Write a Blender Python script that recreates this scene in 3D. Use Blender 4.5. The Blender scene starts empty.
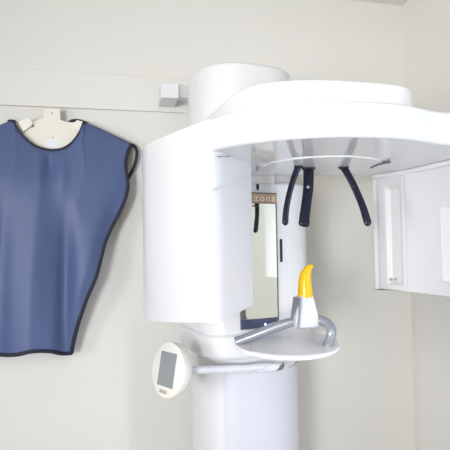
import bpy, bmesh, math
from mathutils import Vector, Matrix

C = bpy.context.scene.collection
CAMZ = 1.5
F = 500.0                                   # focal length in pixels of a 450 px frame
PITCH, ROLL, YAW = math.atan(19/500), 0.0165, math.radians(13.1)
UP = Vector((0, 0, 1))
_r = Vector((1, 0, 0)); _f = Vector((0, math.cos(PITCH), math.sin(PITCH))); _u = Vector((0, -math.sin(PITCH), math.cos(PITCH)))
CR = _r*math.cos(ROLL) - _u*math.sin(ROLL)
CU = _u*math.cos(ROLL) + _r*math.sin(ROLL)
CAM = Vector((0, 0, CAMZ))
T = Vector((math.cos(YAW), math.sin(YAW), 0))     # along the back wall
N = Vector((math.sin(YAW), -math.cos(YAW), 0))    # out of the back wall
MYAW = math.radians(23)
TM = Vector((math.cos(MYAW), math.sin(MYAW), 0)); NM = Vector((math.sin(MYAW), -math.cos(MYAW), 0))   # the machine's own axes
WO = Vector((0, 1.92, 0))                         # a point of the back wall
LEFT_STEP = 0.0

def ray(px, py): return _f + CR*((px-225)/F) - CU*((py-225)/F)
def P(px, py, Y):
    d = ray(px, py); return CAM + d*(Y/d.y)
def PZ(px, py, Z):
    d = ray(px, py); return CAM + d*(Z/d.z)
def PP(px, py, o, n):
    d = ray(px, py); return CAM + d*((o-CAM).dot(n)/d.dot(n))
def PW(px, py, d): return PP(px, py, WO + N*d, N)
def W(s, d, z): return WO + T*s + N*d + UP*z

# ---------------------------------------------------------------- materials
def mat(name, col, rough=.4, metal=0., spec=.5, coat=0., noise=0., nscale=30, bump=0., emit=None):
    m = bpy.data.materials.new(name); m.use_nodes = True
    nt = m.node_tree; b = nt.nodes['Principled BSDF']
    b.inputs['Base Color'].default_value = (*col, 1)
    b.inputs['Roughness'].default_value = rough
    b.inputs['Metallic'].default_value = metal
    b.inputs['Specular IOR Level'].default_value = spec
    b.inputs['Coat Weight'].default_value = coat
    b.inputs['Coat Roughness'].default_value = .05
    tc = nt.nodes.new('ShaderNodeTexCoord')
    nz = nt.nodes.new('ShaderNodeTexNoise'); nz.inputs['Scale'].default_value = nscale; nz.inputs['Detail'].default_value = 4
    nt.links.new(tc.outputs['Object'], nz.inputs['Vector'])
    if noise:
        mx = nt.nodes.new('ShaderNodeMix'); mx.data_type = 'RGBA'
        mx.inputs['A'].default_value = (*[c*(1-noise) for c in col], 1)
        mx.inputs['B'].default_value = (*[min(1, c*(1+noise)) for c in col], 1)
        nt.links.new(nz.outputs['Fac'], mx.inputs['Factor']); nt.links.new(mx.outputs['Result'], b.inputs['Base Color'])
    if bump:
        bp = nt.nodes.new('ShaderNodeBump'); bp.inputs['Strength'].default_value = bump; bp.inputs['Distance'].default_value = .002
        nt.links.new(nz.outputs['Fac'], bp.inputs['Height']); nt.links.new(bp.outputs['Normal'], b.inputs['Normal'])
    if emit:
        b.inputs['Emission Color'].default_value = (*emit[0], 1); b.inputs['Emission Strength'].default_value = emit[1]
    return m
M = dict(
    wall=mat('wall_paint', (.78, .76, .715), .75, noise=.015, nscale=6, bump=.05),
    trim=mat('trim_paint', (.78, .76, .715), .5, noise=.01),
    ceil=mat('ceiling_paint', (.80, .79, .74), .8, noise=.02),
    floor=mat('floor_vinyl', (.34, .32, .29), .5, noise=.06, nscale=12),
    white=mat('white_shell', (.78, .78, .79), .28, spec=.4, noise=.004),
    gloss=mat('glossy_white_shell', (.76, .76, .765), .07, spec=.5, noise=.004),
    white2=mat('satin_white_plastic', (.75, .76, .80), .4, noise=.004),
    ivory=mat('ivory_plastic', (.86, .84, .78), .4, noise=.01),
    hang=mat('cream_hanger_plastic', (.83, .79, .70), .45, noise=.01),
    steel=mat('brushed_steel', (.30, .30, .36), .35, metal=.6),
    cover=mat('blue_lit_white_plastic', (.66, .67, .73), .4, noise=.004),  # bluish cast of the low light put into the column cover's white
    bright=mat('bright_white_plastic', (.90, .90, .92), .3, noise=.004),
    panel=mat('light_grey_plastic', (.70, .695, .695), .35, noise=.004),
    grey=mat('grey_plastic', (.50, .50, .49), .4),
    tube=mat('silver_grey_tube', (.33, .34, .375), .28, metal=.35, noise=.02),
    silver=mat('silver_shell', (.68, .69, .77), .25, spec=.6),
    dark=mat('dark_navy_plastic', (.008, .008, .024), .2, spec=.45, coat=.0),
    black=mat('black_rubber', (.015, .015, .02), .6),
    line=mat('dark_grey_gasket', (.14, .13, .13), .5),
    yellow=mat('yellow_silicone', (.92, .53, .0), .25, spec=.5),
    apron=mat('blue_vinyl_fabric', (.080, .114, .245), .46, spec=.4, noise=.05, nscale=25, bump=.08),
    lining=mat('beige_apron_lining', (.52, .49, .42), .7, noise=.03),
    piping=mat('navy_black_binding', (.014, .015, .032), .65, noise=.1, nscale=200, bump=.2),
    mirror=mat('mirror_glass', (.80, .83, .78), .03, metal=1.),
    gold=mat('tan_sign_strip', (.50, .34, .19), .5),
    cream=mat('cream_lettering', (.85, .80, .68), .5),
    blue=mat('dark_blue_bar', (.05, .065, .13), .25),
    led=mat('blue_led', (.2, .25, .9), .3, emit=((.2, .25, 1.), 6)),
    screen=mat('grey_screen', (.30, .31, .32), .2, noise=.02),
    brown=mat('brown_gasket', (.36, .27, .24), .5),
    badge=mat('tan_badge', (.50, .44, .32), .5),
    tag=mat('white_printed_tag', (.83, .84, .90), .5),
    skin=mat('slot_shadow_grey', (.66, .66, .66), .4),
)

# ---------------------------------------------------------------- helpers
def link(name, me, m, parent=None, bevel=0, seg=3, angle=40, smooth=True):
    o = bpy.data.objects.new(name, me); C.objects.link(o)
    for x in (m if isinstance(m, (list, tuple)) else [m]): me.materials.append(x)
    if parent:
        o.parent = parent
        if parent.type == 'EMPTY': o.matrix_parent_inverse = Matrix.Translation(-parent.location)
    if smooth:
        for p in me.polygons: p.use_smooth = True
        me.set_sharp_from_angle(angle=math.radians(angle))
    if bevel:
        b = o.modifiers.new('bevel', 'BEVEL'); b.width = bevel; b.segments = seg; b.limit_method = 'ANGLE'
        b.angle_limit = math.radians(angle); b.harden_normals = True
    return o
def bm2(name, bm, m, parent=None, **k):
    bmesh.ops.recalc_face_normals(bm, faces=bm.faces)
    me = bpy.data.meshes.new(name); bm.to_mesh(me); bm.free()
    return link(name, me, m, parent, **k)
def loft(rings, cap=True, bm=None):
    bm = bm or bmesh.new()
    vs = [[bm.verts.new(v) for v in r] for r in rings]
    n = len(rings[0])
    for a, b in zip(vs, vs[1:]):
        for i in range(n): bm.faces.new((a[i], a[(i+1) % n], b[(i+1) % n], b[i]))
    if cap: bm.faces.new(vs[0]); bm.faces.new(vs[-1])
    return bm
def prism(name, pts, z0, z1, m, parent=None, bevel=0, **k):
    """footprint pts (x, y) extruded between z0 and z1 (camera-relative; z0 may be a function of (x, y))"""
    f0 = z0 if callable(z0) else (lambda x, y: z0)
    f1 = z1 if callable(z1) else (lambda x, y: z1)
    bm = loft([[(x, y, CAMZ + f0(x, y)) for x, y in pts], [(x, y, CAMZ + f1(x, y)) for x, y in pts]])
    return bm2(name, bm, m, parent, bevel=bevel, **k)
def slab(bm, pts, off):
    """closed slab: polygon pts extruded by vector off"""
    return loft([[Vector(p) for p in pts], [Vector(p)+off for p in pts]], bm=bm)
def smooth_path(pts, n=6, closed=False):
    pts = [Vector(p) for p in pts]; out = []; L = len(pts)
    rng = range(L) if closed else range(L-1)
    g = (lambda i: pts[i % L]) if closed else (lambda i: pts[max(0, min(L-1, i))])
    for i in rng:
        a, b, c, d = g(i-1), g(i), g(i+1), g(i+2)
        for k in range(n):
            t = k/n
            out.append(.5*((2*b) + (c-a)*t + (2*a-5*b+4*c-d)*t*t + (3*b-a-3*c+d)*t**3))
    if not closed: out.append(pts[-1])
    return out
def sweep(pts, radii, side=None, n=16, bm=None, power=2.0):
    """tube along pts; radii = list of (a along side, b across)"""
    rings = []
    prev = None
    for i, p in enumerate(pts):
        t = (pts[min(i+1, len(pts)-1)] - pts[max(i-1, 0)]).normalized()
        s = Vector(side) if side else (prev or (UP.cross(t) if abs(t.z) < .9 else Vector((1, 0, 0))))
        s = (s - t*s.dot(t)).normalized(); prev = s
        q = t.cross(s)
        r = radii[i] if isinstance(radii, list) else radii
        a, b = r if isinstance(r, (tuple, list)) else (r, r)
        ring = []
        for k in range(n):
            c, sn = math.cos(2*math.pi*k/n), math.sin(2*math.pi*k/n)
            e = 2/power
            ring.append(p + s*a*math.copysign(abs(c)**e, c) + q*b*math.copysign(abs(sn)**e, sn))
        rings.append(ring)
    return loft(rings, bm=bm)
def lathe(bm, o, axis, prof, n=40, ref=UP):
    """prof = [(radius, height along axis)]"""
    axis = axis.normalized()
    if abs(axis.dot(ref)) > .99: ref = Vector((1, 0, 0))
    x = (ref - axis*ref.dot(axis)).normalized(); y = axis.cross(x)
    return loft([[o + axis*h + (x*math.cos(2*math.pi*k/n) + y*math.sin(2*math.pi*k/n))*r for k in range(n)] for r, h in prof], bm=bm)
def frame_box(bm, o, ax, ay, az, x0, x1, y0, y1, z0, z1):
    c = lambda x, y, z: o + ax*x + ay*y + az*z
    return loft([[c(x0, y0, z), c(x1, y0, z), c(x1, y1, z), c(x0, y1, z)] for z in (z0, z1)], bm=bm)
def superell(cx, cy, rt, rn, e, n=96):
    out = []
    for k in range(n):
        a = 2*math.pi*k/n; c, s = math.cos(a), math.sin(a)
        v = TM*rt*math.copysign(abs(c)**(2/e), c) + NM*rn*math.copysign(abs(s)**(2/e), s)
        out.append((cx+v.x, cy+v.y))
    return out
def thing(name, label, cat, loc):
    o = bpy.data.objects.new(name, None); C.objects.link(o); o.location = loc
    o['label'] = label; o['category'] = cat; o.empty_display_size = .1
    return o
def struct(o): o['kind'] = 'structure'; return o

# ---------------------------------------------------------------- the room
S_R = 0.793            # corner with the right wall, along the back wall
S_L, D_F = -2.9, 4.3   # far left wall, wall behind the camera
H = 2.505
def wall_poly(name, sd, z0=0., z1=H, m='wall'):
    bm = loft([[W(s, d, z) for s, d in sd] for z in (z0, z1)])
    return struct(bm2(name, bm, M[m], smooth=False))
wall_poly('wall_back', [(S_L, -.1), (S_R, -.1), (S_R, 0), (S_L, 0)])
wall_poly('wall_right', [(S_R, -.1), (S_R+.1, -.1), (S_R+.1, D_F+.1), (S_R, D_F+.1)])
wall_poly('wall_left', [(S_L-.1, -.1), (S_L, -.1), (S_L, D_F+.1), (S_L-.1, D_F+.1)])
wall_poly('wall_front', [(S_L, D_F), (S_R, D_F), (S_R, D_F+.1), (S_L, D_F+.1)])
wall_poly('floor', [(S_L-.1, -.1), (S_R+.1, -.1), (S_R+.1, D_F+.1), (S_L-.1, D_F+.1)], -.1, 0, 'floor')
wall_poly('ceiling', [(S_L-.1, -.1), (S_R+.1, -.1), (S_R+.1, D_F+.1), (S_L-.1, D_F+.1)], H, H+.1, 'ceil')
# rail board along the back wall
zb, zt = PW(95, 108.8, .012).z, PW(0, 67, .012).z
bm = loft([[W(s, d, z) for s, d in ((S_L, 0), (S_R, 0), (S_R, .012), (S_L, .012))] for z in (zb, zt)])
struct(bm2('trim_1', bm, M['trim'], bevel=.003))

# ---------------------------------------------------------------- the X-ray machine
CX, CY = .052, 1.675
CC = Vector((CX, CY, 0))
root = thing('dental_xray_machine', 'large white panoramic dental x-ray machine on a column before the wall', 'x-ray machine', (CX, CY, 0))
OUT = M['white']
prism('column', superell(CX, CY, .162, .158, 2.7), -CAMZ, .558, OUT, root, bevel=.012)
# curved cover on the lower column, its left edge is the seam
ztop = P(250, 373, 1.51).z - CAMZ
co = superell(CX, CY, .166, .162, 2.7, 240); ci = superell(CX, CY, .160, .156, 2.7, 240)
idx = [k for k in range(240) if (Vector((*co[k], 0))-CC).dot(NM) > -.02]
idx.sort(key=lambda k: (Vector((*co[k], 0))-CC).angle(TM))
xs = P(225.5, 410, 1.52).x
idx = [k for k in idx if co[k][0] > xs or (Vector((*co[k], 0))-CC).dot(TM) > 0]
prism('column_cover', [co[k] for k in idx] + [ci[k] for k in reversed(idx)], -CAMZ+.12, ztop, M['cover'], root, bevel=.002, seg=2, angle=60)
prism('base_plate', superell(CX, CY+.0, .19, .17, 4), -CAMZ, -CAMZ+.02, M['white2'], root, bevel=.004)
# carriage sleeve and its collar
prism('carriage', superell(CX, CY, .183, .178, 4.5), -.30, .186, OUT, root, bevel=.01)
prism('collar', superell(CX, CY, .192, .192, 3.6), -.338, -.2635, M['white'], root, bevel=.014, seg=4)
# wall bracket left of the column
pb = [PW(161, 97.5, .14), PW(179, 98, .14), PW(179, 82.5, .14), PW(161, 83, .14)]
bm = slab(None, pb, -N*.11)
q0, q1 = PW(178.5, 96.5, .13), PW(178.5, 84, .13)
slab(bm, [q0, q0 + T*.075 - N*.03, q1 + T*.075 - N*.03, q1], -N*.05)
bm2('wall_bracket', bm, M['white'], root, bevel=.003)

# rotating arm: outline in plan
front = [(-.232, 1.42), (-.21, 1.345), (-.149, 1.235), (-.085, 1.14), (-.03, 1.065), (.03, 1.005), (.12, .96), (.228, .945), (.345, .968), (.46, 1.035), (.575, 1.065), (.675, 1.15), (.73, 1.28), (.735, 1.41)]
back = [(.70, 1.52), (.60, 1.545), (.45, 1.515), (.30, 1.485), (.12, 1.475), (-.06, 1.475), (-.19, 1.475)]
arm_pts = [(v.x, v.y) for v in smooth_path([(x, y, 0) for x, y in front+back], 7, True)]
ZB, ZT = .200, .270
prism('rotating_arm', arm_pts, ZB, ZT, M['gloss'], root, bevel=.009, seg=4)
# support housing on top of the arm, running back to the column
tier = [(-.062, 1.46), (-.052, 1.35), (-.022, 1.25), (.004, 1.165), (.035, 1.095), (.068, 1.052), (.123, 1.03), (.195, 1.024), (.27, 1.036), (.350, 1.058), (.402, 1.082), (.430, 1.125), (.434, 1.22), (.39, 1.38), (.28, 1.50), (.18, 1.58), (.0, 1.60), (-.055, 1.56)]
prism('support_housing', [(v.x, v.y) for v in smooth_path([(x, y, 0) for x, y in tier], 7, True)],   .258, .340, OUT, root, bevel=.010, seg=4)
# round hub under the arm
HX, HY, HR = .252, 1.31, .158
hub = [(HX + HR*math.cos(2*math.pi*k/96), HY + HR*math.sin(2*math.pi*k/96)) for k in range(96)]
ZH = .1972
prism('hub_plate', hub, ZH, .205, M['gloss'], root, bevel=.003)

# left head: shell under the left end of the arm
def off_out(pts, d):
    out = []
    for i, (x, y) in enumerate(pts):
        a = Vector(pts[max(i-1, 0)]); b = Vector(pts[min(i+1, len(pts)-1)])
        t = (b-a).normalized(); out.append((x + t.y*d, y - t.x*d))
    return out
arc = [(v.x, v.y) for v in smooth_path([(x, y, 0) for x, y in front], 7)]
arcL = off_out([p for p in arc if p[0] < -.02], .002)
fc = arcL[-1]
arcL = [p for p in arcL if p[0] < -.045]
ic = (.0665, 1.25)
headL = arcL + [(v.x, v.y) for v in smooth_path([(fc[0]-.014, fc[1]+.013, 0), (fc[0]-.002, fc[1]+.014, 0), (fc[0]+.008, fc[1]+.023, 0), (fc[0]+.019, fc[1]+.040, 0), (fc[0]*.5+ic[0]*.5+.001, fc[1]*.5+ic[1]*.5+.002, 0), (ic[0]-.004, ic[1]-.008, 0), (ic[0], ic[1]+.012, 0), (.05, 1.32, 0)], 4)] + [(-.02, 1.40), (-.12, 1.455), (-.2, 1.46)]
def zl(x, y):
    if x < -.05: return -.170 - .0335*(-.05-x)/.17
    k = max(0, min(1, (x+.05)/.116)); return -.170 + .017*k**1.5
prism('left_head', headL, zl, ZT-.001, OUT, root, bevel=.010, seg=4, angle=35)
# raised cover on the inner face, its slanting top edge is the moulded line
fo = Vector((fc[0]+.006, fc[1]+.012, CAMZ)); fd = Vector((ic[0]-.004-fo.x, ic[1]-.008-fo.y, 0)).normalized(); fn = Vector((fd.y, -fd.x, 0))
ridge = [(210, 192, .0006), (214, 189.5, .002), (223, 184.8, .0042), (232, 181.2, .0045), (241, 177.5, .0048), (249, 172.5, .005)]
rp_ = [PP(x, y, fo - fn*.001, fn) for x, y, r in ridge]
rs = smooth_path(rp_, 5); rr_ = [ridge[min(5, k//5)][2]*(1-(k % 5)/5) + ridge[min(5, k//5+1)][2]*((k % 5)/5) for k in range(len(rs))]
bm2('moulded_ridge', sweep(rs, [(r, r*.8) for r in rr_], side=tuple(fn), n=14), OUT, bpy.data.objects['left_head'])

gk = smooth_path([PP(x, y, fo + fn*.0005, fn) for x, y in ((217.5, 156.6), (228, 156.4), (240, 156.8), (247, 158.3), (250.5, 161.5), (251.5, 167))], 6)
bm2('gasket', sweep(gk, .0011, n=8), M['brown'], bpy.data.objects['left_head'])

# right head
rh = [(.444, 1.492), (.508, 1.405), (.56, 1.245), (.603, 1.105), (.625, 1.10), (.69, 1.18), (.722, 1.30), (.715, 1.42), (.68, 1.51), (.60, 1.535)]
def zr(x, y): return -.1415
def round_poly(pts, r, n=5):
    out = []; L = len(pts)
    for i in range(L):
        p = Vector(pts[i]); a = Vector(pts[i-1]); b = Vector(pts[(i+1) % L])
        u = (a-p).normalized(); v = (b-p).normalized()
        th = u.angle(v); d = min(r/math.tan(th/2), .45*(a-p).length, .45*(b-p).length)
        s, e = p+u*d, p+v*d
        for k in range(n+1):
            t = k/n; q = s*(1-t)**2 + p*2*t*(1-t) + e*t*t; out.append((q.x, q.y))
    return out
_a0, _a1 = Vector(rh[0]), Vector(rh[1]); _sd = (_a1-_a0).normalized(); _sn = Vector((_sd.y, -_sd.x)); _sn = _sn if _sn.x < 0 else -_sn
rest = round_poly(rh[2:], .02)
rh2 = [tuple(_a0), tuple(_a0 - _sn*.016 + _sd*.004), tuple(_a1 - _sn*.016 - _sd*.004), tuple(_a1)] + rest
RH = prism('right_head', rh2, zr, ZB+.01, M['white'], root, bevel=.0015, seg=2, angle=50)
a0, a1 = Vector((.457, 1.49, CAMZ)), Vector((.508, 1.405, CAMZ))
sd = (a1-a0).normalized(); sn = Vector((sd.y, -sd.x, 0)); sn = sn if sn.x < 0 else -sn
Lw = (a1-a0).length
bm = bmesh.new(); nu, nv = 30, 70; zt_, zb_ = .197, -.1405
grid = []
def sstep(a, b, x):
    t = max(0, min(1, (x-a)/(b-a))); return t*t*(3-2*t)
for j in range(-1, nv+2):
    row = []
    for i in range(nu+1):
        u, v = i/nu, max(0, min(1, j/nv))
        z = zt_ + (zb_-zt_)*v
        slot = sstep(.28, .42, u)*(1-sstep(.74, .86, u))*sstep(.10, .15, v)*(1-sstep(.93, .96, v))
        edge = min(sstep(0, .10, u), 1-sstep(.90, 1, u))
        edge = min(edge, sstep(0, .03, v), 1-sstep(.98, 1, v))
        h = -.0005 + .001*edge - .011*slot - (.014 if j in (-1, nv+1) else 0)
        row.append(bm.verts.new(a0 + sd*(Lw*(.004+.992*u)) + sn*h + UP*z))
    grid.append(row)
for j in range(nv+2):
    for i in range(nu): bm.faces.new((grid[j][i], grid[j][i+1], grid[j+1][i+1], grid[j+1][i]))
bm2('collimator_panel', bm, M['panel'], RH)
bm2('top_flange', loft([[(x, y, CAMZ+z) for x, y in round_poly([(.437, 1.498), (.503, 1.40), (.555, 1.24), (.60, 1.095), (.628, 1.09), (.70, 1.18), (.728, 1.30), (.722, 1.42), (.685, 1.515), (.60, 1.542)], .012)] for z in (.187, ZB)]), M['white'], RH, bevel=.004)
for yy in (390.8, 395.2):
    bm = lathe(None, PP(yy, 279.5, a0 + sn*.0, sn), sn, [(.0035, -.002), (.0035, .0045), (.002, .0055)], 12)
    bm2('screw', bm, M['grey'], RH)
b0, b1 = Vector((.508, 1.405, CAMZ)), Vector((.56, 1.245, CAMZ))
bd = (b1-b0).normalized(); bn = Vector((bd.y, -bd.x, 0)); bn = bn if bn.x < 0 else -bn
q = [PP(441, 207, b0, bn), PP(441, 281, b0, bn)]
ul = (q[0]-b0).dot(bd); z1_, z0_ = q[0].z, q[1].z
rr = round_poly([(ul, z0_), (ul+.075, z0_), (ul+.075, z1_), (ul, z1_)], .014)
bm = slab(None, [Vector((b0.x, b0.y, 0)) + bd*u + UP*z - bn*.002 for u, z in rr], bn*.008)
bm2('sensor_cover', bm, M['white'], RH, bevel=.003)
g = [P(371.5, 167.5, 1.40), P(377, 164.8, 1.39), P(383, 163, 1.38), P(390, 162, 1.37)]
gz = [Vector((v.x, v.y, CAMZ+ZB-.003)) for v in (PZ(371.5, 167.5, ZB-.003), PZ(377, 164.8, ZB-.003), PZ(383, 163.2, ZB-.003), PZ(390, 162, ZB-.003))]
bm2('gasket', sweep(smooth_path(gz, 5), .0032, n=8), M['line'], RH)

# head supports hanging from the hub
def blade(name, px, half, th, dot, y1):
    p0 = PZ(px[0][0], px[0][1], ZH)
    Y0 = p0.y; n = len(px)
    pts = [p0] + [P(x, y, Y0 + (y1-Y0)*(i+1)/(n-1)) for i, (x, y) in enumerate(px[1:])]
    pts = smooth_path(pts, 24)
    L = len(pts); rad = []
    for i in range(L):
        t = i/(L-1); k = 1.0 if t < .9 else math.sqrt(max(.02, 1-((t-.9)/.1)**2))
        rad.append((half*(1.0-.12*math.sin(t*math.pi))*k, th*(1+.25*t)*max(.4, k)))
    o = bm2(name, sweep(pts, rad, side=(1, .15, 0), n=20, power=2.6), M['dark'], root)
    bm = lathe(None, p0 + UP*.002, -UP, [(half*1.0+.003, 0), (half*1.0+.003, .0055), (half*.9, .008)], 24)
    bm2('collar_ring', bm, M['black'], o)
    if dot:
        d = ray(*dot); q = P(dot[0], dot[1], Y0 + (y1-Y0)*.33 - th - .0005)
        bm = lathe(None, q, Vector((0, -1, 0)), [(.0042, -.003), (.0042, .0005), (.0025, .0015)], 16)
        bm2('screw', bm, M['steel'], o)
    return o
blade('temple_support', [(298.5, 166), (293.5, 179), (289, 195), (286, 211), (285, 225.5)], .0085, .005, None, 1.27)
blade('forehead_support', [(308.5, 168), (308.3, 187), (306.3, 204), (304.6, 217), (304, 226.5)], .0148, .006, (308, 187), 1.26)
blade('temple_support', [(343.5, 167), (351, 180), (358.5, 196), (364, 210), (368.5, 226)], .0105, .005, (354, 187), 1.26)

# mirror on the carriage front
MO = CC + NM*.1785
def PM(px, py, d=0.): return PP(px, py, Vector((MO.x, MO.y, CAMZ)) + NM*d, NM)
def panel(name, x0, y0, x1, y1, d0, d1, m, parent, bevel=0, k=0.0):
    c = PM((x0+x1)/2, (y0+y1)/2, d1)
    a = PM(x0, (y0+y1)/2, d1); b = PM(x1, (y0+y1)/2, d1)
    zt0 = PM((x0+x1)/2, y0, d1).z; zb0 = PM((x0+x1)/2, y1, d1).z
    pts = [Vector((a.x, a.y, zb0)), Vector((b.x, b.y, zb0)), Vector((b.x, b.y, zt0)), Vector((a.x, a.y, zt0))]
    return bm2(name, slab(None, pts, -NM*(d1-d0)), M[m], parent, bevel=bevel)
mf = panel('mirror', 240, 192.5, 278, 328.5, -.004, .004, 'line', root, .001)
panel('mirror_pane', 241.2, 203.5, 276.6, 318.5, .0, .0046, 'mirror', mf)
panel('sign_strip', 241.2, 193.7, 276.6, 202.6, .0, .0047, 'gold', mf)
panel('status_bar', 241.2, 319, 276.8, 327.8, .0, .0052, 'blue', mf, .0008)
q = PM(265.3, 324.3, .0052)
bm2('indicator_light', lathe(None, q, NM, [(.0035, -.002), (.0035, .0006), (.002, .001)], 16), M['led'], mf)
panel('black_mark', 251.5, 205.3, 257.3, 206.6, .004, .0052, 'black', mf)
# lettering on the strip
cu = bpy.data.curves.new('letters', 'FONT'); cu.body = 'zona'; cu.size = .031; cu.extrude = .0004; cu.space_character = 1.25
to = bpy.data.objects.new('letters_src', cu); C.objects.link(to)
bpy.context.view_layer.update()
me = bpy.data.meshes.new_from_object(to.evaluated_get(bpy.context.evaluated_depsgraph_get()))
bpy.data.objects.remove(to)
xs_ = [v.co.x for v in me.vertices]; x1_ = max(xs_)
bl = PM(275.2, 201.4, .0052)
mx = Matrix(((TM.x, 0, NM.x, bl.x), (TM.y, 0, NM.y, bl.y), (0, 1, 0, bl.z), (0, 0, 0, 1)))
me.transform(mx @ Matrix.Translation((-x1_, 0, 0)))
link('lettering', me, M['cream'], mf, smooth=False)
# sensor eye and slot beside the mirror
q = PM(257.6, 187, .0); 
bm = loft([[q + TM*(.0042*math.cos(a))*s + UP*(.0105*math.sin(a))*s + NM*h for a in [2*math.pi*k/24 for k in range(24)]] for h, s in ((-.003, 1), (.002, 1), (.003, .7))])
bm2('sensor_eye', bm, M['black'], root)
panel('head_panel', 240, 160, 274.5, 183, -.004, .003, 'ivory', root, .001)
panel('card_slot', 280.3, 239, 282.6, 262, -.004, .002, 'black', root, .0008)

# chin rest table
TX, TY, TA, TB, ZP = .158, 1.35, .138, .188, -.262
el = [(TX + TA*math.cos(2*math.pi*k/96), TY + TB*math.sin(2*math.pi*k/96)) for k in range(96)]
plate = prism('chin_table', el, ZP-.010, ZP, M['bright'], root, bevel=.004)
xa, xb = P(250, 345, TY).x, P(313, 345, TY).x
def inlay(g): return [(max(xa-g, min(xb+g, TX + (x-TX)*(.965+g))), min(1.385+g, TY + (y-TY)*(.965+g))) for x, y in el]
sm_ = inlay(.0022); sm_ = [p for i, p in enumerate(sm_) if (Vector(p)-Vector(sm_[i-1])).length > 1e-5]
prism('seam', sm_, ZP-.002, ZP+.0004, M['panel'], plate, smooth=False)
inl = inlay(0)
inl = [p for i, p in enumerate(inl) if (Vector(p)-Vector(inl[i-1])).length > 1e-5]
prism('table_inlay', inl, ZP-.002, ZP+.0012, M['bright'], plate, bevel=.0008, seg=1)
prism('table_arm', round_poly([(.09, 1.32), (.22, 1.32), (.20, 1.53), (.07, 1.53)], .02), -.292, -.271, OUT, root, bevel=.004)
# handle tube
hp = [(236.5, 341.8, 1.325), (250, 336.8, 1.322), (265, 331.2, 1.318), (279, 326, 1.315), (292, 322.3, 1.312), (305, 320.3, 1.312), (316, 320, 1.31), (323.5, 321.5, 1.30), (329.5, 326, 1.287), (331.3, 333, 1.276)]
pts = [P(*v) for v in hp] + [Vector((*PZ(328.3, 343, ZP+.006).xy, CAMZ+ZP+.002))]
hb = bm2('handle_bar', sweep(smooth_path(pts, 6), .0128, n=24), M['tube'], root)
d0 = (pts[0]-pts[1]).normalized()
bm2('end_cap', lathe(None, pts[0], d0, [(.0138, -.006), (.0138, .001), (.011, .0025), (.009, .001)], 24), M['tube'], hb)
bm2('end_cap', lathe(None, pts[-1] - UP*.003, UP, [(.0150, 0), (.0150, .008), (.0128, .010)], 24), M['tube'], hb)
# chin support block
bo = P(305, 325, 1.312); bo.z = P(305, 327.5, 1.30).z
hgt = P(305, 296, 1.31).z - bo.z
def ring(wx, wy, z, r=.006, c=0.0): return [bo + T*(x+c) + N*y + UP*z for x, y in round_poly([(-wx, -wy), (wx, -wy), (wx, wy), (-wx, wy)], r)]
bm = loft([ring(.029, .019, 0), ring(.0335, .022, .004), ring(.0305, .0215, hgt*.35), ring(.0205, .0185, hgt*.93), ring(.0185, .016, hgt)])
bl_ = bm2('chin_block', bm, M['silver'], root, angle=60)
bm = loft([[bo - TM*(.0345 - .012*v) - NM*y*-1 + TM*o_ + UP*(hgt*v) for y, o_ in ((-.021+.003*v, 0), (.020-.003*v, -.0005), (.022-.003*v, .004), (-.021+.003*v, .006))] for v in (.03, .5, .97)])
bm2('side_cover', bm, M['tube'], bl_)
# yellow chin rest
yp = [(305.2, 297, 1.31), (305.2, 290, 1.31), (305, 283, 1.31), (305.3, 276.5, 1.31), (307, 271, 1.31), (310, 267.3, 1.31), (313.3, 266, 1.31)]
yr = [7.6, 7.2, 6.7, 5.9, 4.7, 3.1, 1.1]
sp = smooth_path([P(*v) for v in yp], 5)
rads = [(lambda t: (lambda i, f: yr[i]*(1-f) + yr[min(i+1, 6)]*f)(int(t), t-int(t)))(k/5)*1.31/F for k in range(len(sp))]
bm2('chin_rest', sweep(sp, [(r*.9, r) for r in rads], side=(0, 1, 0), n=24), M['yellow'], root)

# operator display on its rod
dn = Vector((-.73, -.66, .19)).normalized()
dc = P(167.0, 369.8, 1.42)
R_ = .0765
bm = lathe(None, dc, dn, [(.022, -.052), (.05, -.046), (.068, -.036), (.0755, -.022), (R_, -.008), (.0755, -.002), (.072, .0)], 64)
disp = bm2('operator_display', bm, M['ivory'], root, angle=50)
dx = UP.cross(dn).normalized(); dy = dn.cross(dx)
bm = frame_box(None, dc, dx, dy, dn, -.037, .037, -.046, .048, -.004, .0012)
bm2('screen', bm, M['screen'], disp, bevel=.001)
bm = frame_box(None, dc, dx, dy, dn, -.021, .012, -.065, -.056, -.004, .001)
bm2('badge', bm, M['badge'], disp, bevel=.0006)
rp = [dc - dn*.046, P(196, 370.2, 1.455), P(220, 369.2, 1.468), P(245, 368, 1.482), P(264, 366.6, 1.495)]
bm2('display_rod', sweep(smooth_path(rp, 5), .0112, n=20), M['white2'], root)
cp = [P(256, 368, 1.496), P(262, 367.5, 1.497), P(268, 367.5, 1.500), P(276, 367.2, 1.502), P(281, 366.5, 1.506), P(284, 366, 1.510)]
cl = bm2('rod_clip', sweep(smooth_path(cp, 4), [( .010+.0*k, .0165-.0004*k) for k in range(21)], side=(0, 1, 0), n=20), M['white2'], root)
ep = [P(276.5, 371.3, 1.492), P(282.5, 369.6, 1.495), P(285, 366, 1.498), P(284, 363.5, 1.498), P(280.5, 365.5, 1.494), P(278.5, 368.5, 1.492)]
bm2('clip_opening', slab(None, ep, Vector((0, .02, 0))), M['line'], cl)

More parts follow.
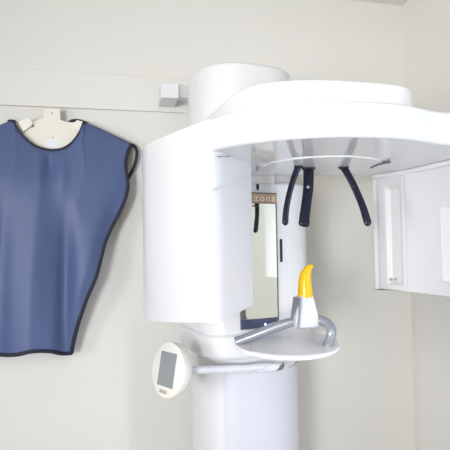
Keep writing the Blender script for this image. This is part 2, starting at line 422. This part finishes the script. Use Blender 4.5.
# ---------------------------------------------------------------- hanger on the wall
D0 = LEFT_STEP
hz = thing('coat_hanger', 'cream plastic hanger screwed to the wall under the rail', 'hanger', W((PW(52, 118, D0)-WO).dot(T), D0, PW(52, 118, D0).z))
DH = D0 + .045
hp_ = [(43.5, 108.5), (60.3, 108.8), (60.5, 119.5), (66, 121.5), (74, 122.5), (84, 123), (98, 132), (112, 142), (98, 144), (84, 142), (74, 146), (66, 150), (52, 153), (38, 151), (28, 146), (18, 141), (5, 140), (-12, 139), (2, 129), (18, 121), (29, 121.5), (36, 120.5), (43, 117.5)]
bm = slab(None, [PW(x, y, DH) for x, y in hp_], -N*.009)
bm2('hanger_plate', bm, M['hang'], hz, bevel=.002)
pts = [PW(52, 114, D0-.001), PW(52, 114, DH-.008)]
bm2('wall_peg', sweep(pts, .012, side=(1, 0, 0), n=16), M['hang'], hz)
for x, y in ((52, 113), (52.5, 137.5), (33, 126.3)):
    bm2('screw', lathe(None, PW(x, y, DH), N, [(.0032, -.002), (.0032, .0012), (.0018, .002)], 12), M['grey' if x != 33 else 'black'], hz)
# turned-up shoulder flaps
for poly in ([(17.5, 121.5), (28, 117), (31.5, 119.5), (33, 124.5), (23, 132)], [(74, 128), (73.5, 123), (77, 119.8), (83.5, 121.5), (83, 130), (80.5, 133)]):
    bm = slab(None, [PW(x, y, DH+.012) for x, y in poly], -N*.016)
    bm2('shoulder_flap', bm, M['tag'] if False else M['ivory'], hz, bevel=.003)
bm = slab(None, [PW(x, y, DH+.0012) for x, y in ((45.5, 140.3), (58.5, 139.5), (58.8, 147), (45, 147.6))], -N*.003)
bm2('printed_tag', bm, M['tag'], hz)

# ---------------------------------------------------------------- lead apron
ap = thing('lead_apron', 'blue vinyl lead apron with navy black binding hanging on the wall hanger', 'apron', W((PW(48, 250, D0)-WO).dot(T), D0, PW(48, 354, D0).z))
def resample(pts, n):
    pts = [Vector((x, y, 0)) for x, y in pts]; ln = [0]
    for a, b in zip(pts, pts[1:]): ln.append(ln[-1] + (b-a).length)
    out = []; j = 0
    for k in range(n+1):
        s = ln[-1]*k/n
        while j < len(ln)-2 and ln[j+1] < s: j += 1
        t = (s-ln[j])/max(1e-9, ln[j+1]-ln[j]); out.append(pts[j].lerp(pts[j+1], t))
    return out
def sm(pts, n=8): return [(v.x, v.y) for v in smooth_path([(x, y, 0) for x, y in pts], n)]
neck = sm([(12.5, 120.5), (16.5, 128.5), (24, 138), (35, 146.5), (49, 150.5), (62, 149.5), (72.5, 143), (80, 133), (84.5, 122.3)])
shR = sm([(84.5, 122.3), (100, 129), (116, 136.5), (127, 142), (131.5, 144.5)])
shL = sm([(-38, 146), (-31, 142), (-18, 135.5), (-2, 126.5), (12.5, 120.5)])
sideR = sm([(131.5, 144.5), (127.8, 152), (125.6, 163), (126.6, 175), (127.8, 184), (126, 196), (120.5, 210), (113, 224), (105.5, 241), (101, 258), (96, 277), (87, 298), (79, 321), (74.5, 338), (71.5, 353)])
sideL = sm([(-38, 146), (-34, 153), (-31.5, 165), (-31, 185), (-35, 210), (-44, 240), (-55, 280), (-63, 315), (-68, 352)])
hem = sm([(-68, 352), (-45, 357), (-22, 352), (0, 354.5), (16, 354.6), (33, 351.2), (50, 351.2), (61, 353.5), (71.5, 353)])
NU, NV = 120, 110
top_ = resample(shL, 26)[:-1] + resample(neck, 66)[:-1] + resample(shR, 28)
assert len(top_) == NU+1
bot_, L_, R__ = resample(hem, NU), resample(sideL, NV), resample(sideR, NV)
def depth(u, v, x, y):
    dtop = math.sqrt(min(1, v/.30)) if v < .075 else sstep(0, 1, .5 + .5*(min(1, (v-.075)/.2)))
    base = D0 + .052 + .038*dtop
    nk = 26 <= u*NU <= 92
    if nk: base = D0 + .062 + .028*dtop
    g = sstep(.05, .75, v)
    f = .010*g*math.sin((x - .10*(y-150))*.08 + 1.6) + .003*g*math.sin((x + .05*(y-150))*.19 + .4)
    f += -.034*math.exp(-((x-(66-.02*(y-250)))/9.)**2)*sstep(190, 275, y)
    f += -.024*math.exp(-((x-(2-.03*(y-250)))/10.)**2)*sstep(170, 260, y)
    f += .010*math.exp(-((x-(35+.25*(y-150)*.1))/14.)**2)*sstep(150, 210, y)
    # gathers under the neckline
    f += -.010*math.exp(-((x-50)/5.)**2)*math.exp(-((y-166)/14.)**2) + .008*math.exp(-((x-39)/5.)**2)*math.exp(-((y-172)/18.)**2) + .008*math.exp(-((x-62)/6.)**2)*math.exp(-((y-172)/18.)**2)
    er = math.exp(-((1-u)/.05)**2)*.012*sstep(.03, .2, v)
    return base + f - er
bm = bmesh.new(); grid = []; edgept = {}
for j in range(NV+1):
    v = j/NV; row = []
    for i in range(NU+1):
        u = i/NU
        p = top_[i]*(1-v) + bot_[i]*v + L_[j]*(1-u) + R__[j]*u - (top_[0]*(1-u)*(1-v) + top_[NU]*u*(1-v) + bot_[0]*(1-u)*v + bot_[NU]*u*v)
        w = PW(p.x, p.y, depth(u, v, p.x, p.y)); row.append(bm.verts.new(w)); edgept[(i, j)] = w
    grid.append(row)
for j in range(NV):
    for i in range(NU): bm.faces.new((grid[j][i], grid[j+1][i], grid[j+1][i+1], grid[j][i+1]))
fp = bm2('front_panel', bm, M['apron'], ap, angle=80)
for p in fp.data.polygons: pass
so = fp.modifiers.new('solid', 'SOLIDIFY'); so.thickness = .005; so.offset = 0
def bind(name, keys, r=.0065, parent=None):
    pts = [edgept[k] for k in keys][::2] 
    return bm2(name, sweep(pts, (r, r*.8), side=tuple(T), n=10) if False else sweep(pts, r, n=10), M['piping'], parent or ap)
bind('neck_binding', [(i, 0) for i in range(26, 93)], .0066)
bind('side_binding', [(NU, j) for j in range(NV+1)], .0068)
bind('side_binding', [(0, j) for j in range(NV+1)], .0062)
bind('hem_binding', [(i, NV) for i in range(NU+1)], .0072)
# back panel behind hanger and front
bkR = sm([(132, 144.5), (136.5, 149), (136.3, 158), (133.5, 168), (128.5, 178), (120, 196), (108, 224), (96, 250), (80, 290), (68, 335)])
bkL = sm([(-38, 146), (-42, 152), (-42, 165), (-38, 185), (-42, 220), (-52, 270), (-60, 335)])
bkT = sm([(-38, 146), (-20, 136), (0, 125.5), (13, 121), (22, 130), (34, 136), (50, 138), (62, 134), (67, 126), (71, 121.3), (78, 120.6), (84, 122.4), (100, 129), (118, 137.5), (132, 144.5)])
bkB = sm([(-60, 335), (-20, 340), (30, 338), (68, 335)])
n2, m2 = 60, 50
t2, b2, l2, r2 = resample(bkT, n2), resample(bkB, n2), resample(bkL, m2), resample(bkR, m2)
bm = bmesh.new(); grid = []; ek = {}
for j in range(m2+1):
    v = j/m2; row = []
    for i in range(n2+1):
        u = i/n2
        p = t2[i]*(1-v) + b2[i]*v + l2[j]*(1-u) + r2[j]*u - (t2[0]*(1-u)*(1-v) + t2[n2]*u*(1-v) + b2[0]*(1-u)*v + b2[n2]*u*v)
        sh = max(math.exp(-((x_)/.06)**2) for x_ in (u, 1-u)) if v < .3 else 0
        dd = D0 + .016 + .012*sh*(1-v/.3 if v < .3 else 0)
        w = PW(p.x, p.y, dd); row.append(bm.verts.new(w)); ek[(i, j)] = w
    grid.append(row)
for j in range(m2):
    for i in range(n2): bm.faces.new((grid[j][i], grid[j+1][i], grid[j+1][i+1], grid[j][i+1]))
bp_ = bm2('back_panel', bm, M['lining'], ap, angle=80)
so = bp_.modifiers.new('solid', 'SOLIDIFY'); so.thickness = .005; so.offset = 0
bm2('back_binding', sweep([ek[(n2, j)] for j in range(m2+1)], .006, n=10), M['piping'], bp_)
bm2('back_binding', sweep([ek[(i, 0)] for i in range(16, 46)], .006, n=10), M['piping'], bp_)

# ---------------------------------------------------------------- light
def area(name, loc, target, sx, sy, power, col):
    l = bpy.data.lights.new(name, 'AREA'); l.shape = 'RECTANGLE'; l.size = sx; l.size_y = sy; l.energy = power; l.color = col
    o = bpy.data.objects.new(name, l); C.objects.link(o); o.location = loc
    o.rotation_euler = (Vector(target)-Vector(loc)).to_track_quat('-Z', 'Y').to_euler()
    return o
c1 = W(-.5, 3.0, H-.02); area('ceiling_lamp', c1, c1 - UP, 2.0, 1.2, 19, (1, .985, .96))
c2 = W(-1.9, D_F-.05, 1.35); area('window_daylight', c2, W(.4, .3, 1.7), 1.3, 1.0, 18, (.95, .97, 1)).data.spread = math.radians(60)
c4 = W(S_L+.03, 1.9, 1.45); area('side_fill', c4, W(.5, .8, 1.55), 1.1, 1.0, 14, (.95, .97, 1)).data.spread = math.radians(85)  # added fill from the left to brighten the right head, not a window
c3 = W(S_R-.01, 1.8, 1.0); area('doorway_daylight', c3, c3 - T, .2, 1.5, 14, (.70, .80, 1))
w = bpy.data.worlds.new('world'); bpy.context.scene.world = w; w.use_nodes = True
w.node_tree.nodes['Background'].inputs['Color'].default_value = (.9, .95, 1, 1)
w.node_tree.nodes['Background'].inputs['Strength'].default_value = .5

# ---------------------------------------------------------------- camera
cam = bpy.data.cameras.new('camera'); cam.sensor_width = 36; cam.lens = F/450*36; cam.clip_start = .02
co_ = bpy.data.objects.new('camera', cam); C.objects.link(co_)
bz = -_f
co_.matrix_world = Matrix(((CR.x, CU.x, bz.x, 0), (CR.y, CU.y, bz.y, 0), (CR.z, CU.z, bz.z, CAMZ), (0, 0, 0, 1)))
sc = bpy.context.scene; sc.camera = co_
sc.view_settings.view_transform = 'Standard'; sc.view_settings.look = 'None'
sc.view_settings.gamma = 1; sc.view_settings.use_curve_mapping = False
sc.view_settings.exposure = 0.2
